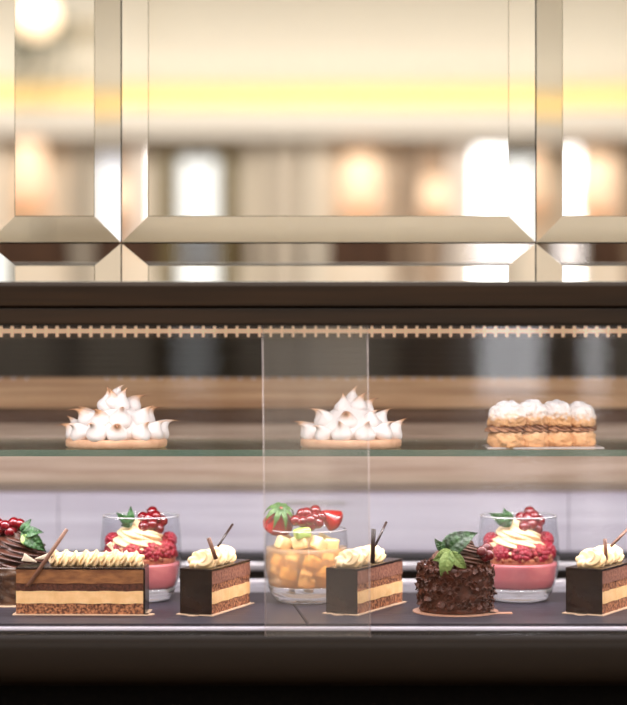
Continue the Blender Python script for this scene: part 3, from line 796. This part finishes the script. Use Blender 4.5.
# ---------------------------------------------------------------- meringue tarts on the shelf
m_mer = [ramp_mat('toasted_meringue_%d' % k, [(0, (231, 224, 222)), (a, (233, 226, 223)), (b_, (206, 158, 118)), (1, c)], 2, .7, jit=.35, jscale=160)
         for k, (a, b_, c) in enumerate(((.66, .90, (170, 116, 80)), (.50, .78, (140, 84, 54)), (.74, .95, (180, 130, 94))))]
def kiss_mesh(h, r0, bend, seed, m):
    random.seed(seed); bm = bmn(); nv = 26
    ta = random.uniform(0, 2 * PI)
    def fn(u, v):
        th_ = 2 * PI * u
        if v < .5: rr = r0 * math.sqrt(max(.0, 1 - ((v - .27) / .30) ** 2)) if v > .01 else r0 * .42
        else:
            t = (v - .5) / .5; rr = r0 * (.642 * (1 - t) ** 1.7 + .045)
        rr *= 1 + .04 * math.cos(3 * th_ + ta + v * 5)
        off = bend * max(0, v - .52) ** 2 * 3.0 * h
        z = h * (v - max(0, v - .8) ** 1.6 * abs(bend) * 1.2)
        return Vector((rr * math.cos(th_) + off, rr * math.sin(th_), z))
    grid_surf(bm, 26, nv, fn, True, True, True)
    return mesh('meringue_peak', bm, m)
KISS = [kiss_mesh(.0235, .0092, b_, k, m_mer[k % 3]) for k, b_ in enumerate((.25, .5, .7, .35, .85, .6))]
def meringue_tart(px, label, seed, rings, tops):
    Y = 1.945; random.seed(seed)
    r = thing('meringue_tart', label, 'tart', (PX(px, Y), Y, SZ), 0, 'meringue tarts on the glass shelf')
    bm = bmn(); lathe(bm, [(.001, 0), (.0470, 0), (.0490, .0015), (.0494, .0060), (.0482, .0084), (.001, .0088)], 64)
    obj('biscuit_base', bm, mat('biscuit', (222, 178, 144), .7, c2=(206, 158, 124), scale=120, bump=.0004), r)
    bm = bmn(); lathe(bm, [(.036, 0), (.037, .008), (.030, .018), (.020, .027), (.009, .034), (.001, .036)], 32)
    obj('meringue_core', bm, mat('meringue', (230, 223, 220), .7), r, (0, 0, .0082))
    for (n, rad_, z, tilt, s, a0) in rings:
        for i in range(n):
            a = a0 + 2 * PI * i / n + random.uniform(-.08, .08)
            e = Euler((0, tilt + random.uniform(-.12, .12), a))
            obj('meringue_peak', KISS[random.randrange(6)], None, r, (rad_ * math.cos(a), rad_ * math.sin(a), z + .0024), e, s * random.uniform(.92, 1.08))
    for (x, y, z, e, s, k) in tops:
        obj('meringue_peak', KISS[k], None, r, (x, y, z + .0042), e, s * 1.1)
    return r
meringue_tart(116.5, 'lemon meringue tart with toasted peaks on the glass shelf, at left', 3,
              [(12, .0370, .0060, .50, 1.12, .12), (8, .0255, .0175, .42, 1.12, .3)],
              [(-.010, -.008, .030, (0, -.25, 2.6), .95, 0), (.004, -.010, .030, (0, .1, 0), 1.0, 3), (-.012, .006, .029, (0, -.3, 3), .9, 0), (.012, .004, .030, (0, .4, .1), .95, 4), (-.001, .002, .036, (0, .05, 0), .92, 2), (-.003, -.012, .033, (0, -.1, 3), .85, 1)])
meringue_tart(351, 'meringue tart with browned right side on the glass shelf, behind the lapping glass', 17,
              [(12, .0365, .0055, .48, 1.06, .3), (7, .0245, .0165, .38, 1.08, .1)],
              [(-.009, -.006, .028, (0, -.2, 2.4), .85, 0), (.006, -.008, .029, (0, .15, 0), .9, 1), (.001, .002, .033, (0, .0, 0), .9, 3), (.012, .004, .027, (0, .4, .1), .85, 1)])

# ---------------------------------------------------------------- choux on the shelf
m_chx = ramp_mat('sugar_dusted_choux', [(0, (214, 160, 108)), (.30, (222, 172, 122)), (.52, (226, 216, 208)), (1, (234, 230, 230))], 2, .85, bump=.0012, bscale=380, jit=.7, jscale=230)
m_chb = ramp_mat('choux_pastry', [(0, (206, 150, 98)), (.55, (222, 172, 124)), (1, (236, 208, 176))], 2, .8, bump=.001, bscale=260, jit=.5, jscale=180)
m_praline = mat('praline_cream', (190, 140, 104), .5, c2=(140, 92, 66), scale=160)
Y = 1.95
r = thing('choux_pastry', 'cream-filled choux pastry of four puffs dusted with powdered sugar, at right on the shelf', 'pastry', (PX(542.5, Y), Y, SZ))
bm = bmn(); box(bm, -.056, .056, -.030, .030, 0, .0008); obj('cake_card', bm, mat('silver_card', (214, 206, 206), .3, .5), r, smooth=False)
def puff(R, H, seed, m, squash=1):
    bm = bmn(); bmesh.ops.create_icosphere(bm, subdivisions=5, radius=1)
    for v in bm.verts:
        d = v.co.normalized(); n = noise.fractal(d * 2.2 + Vector((seed * 5.3, 0, 0)), .8, 2, 4)
        q = 1 + n * .13
        v.co = Vector((d.x * R * q, d.y * R * 1.15 * q, (d.z if d.z > -.45 else -.45 + (d.z + .45) * .2) * H * q + .45 * H))
    return mesh('puff', bm, m)
for k, (x, y, R, z) in enumerate(((-.0360, -.012, .0185, 0), (-.0110, -.004, .0172, .0015), (.0135, .004, .0172, .0005), (.0365, .010, .0172, -.001))):
    obj('choux_base', puff(R, .0135, k + 1, m_chb), None, r, (x, y, .0009))
    bm = rosette_bm(R * 1.04, .013, 11, .34, 1.0, 1.0, seg=80, rows=16); obj('praline_cream', bm, m_praline, r, (x, y, .0155))
    obj('choux_cap', puff(R * 1.0, .0165, k + 8, m_chx), None, r, (x, y, .0210 + z))
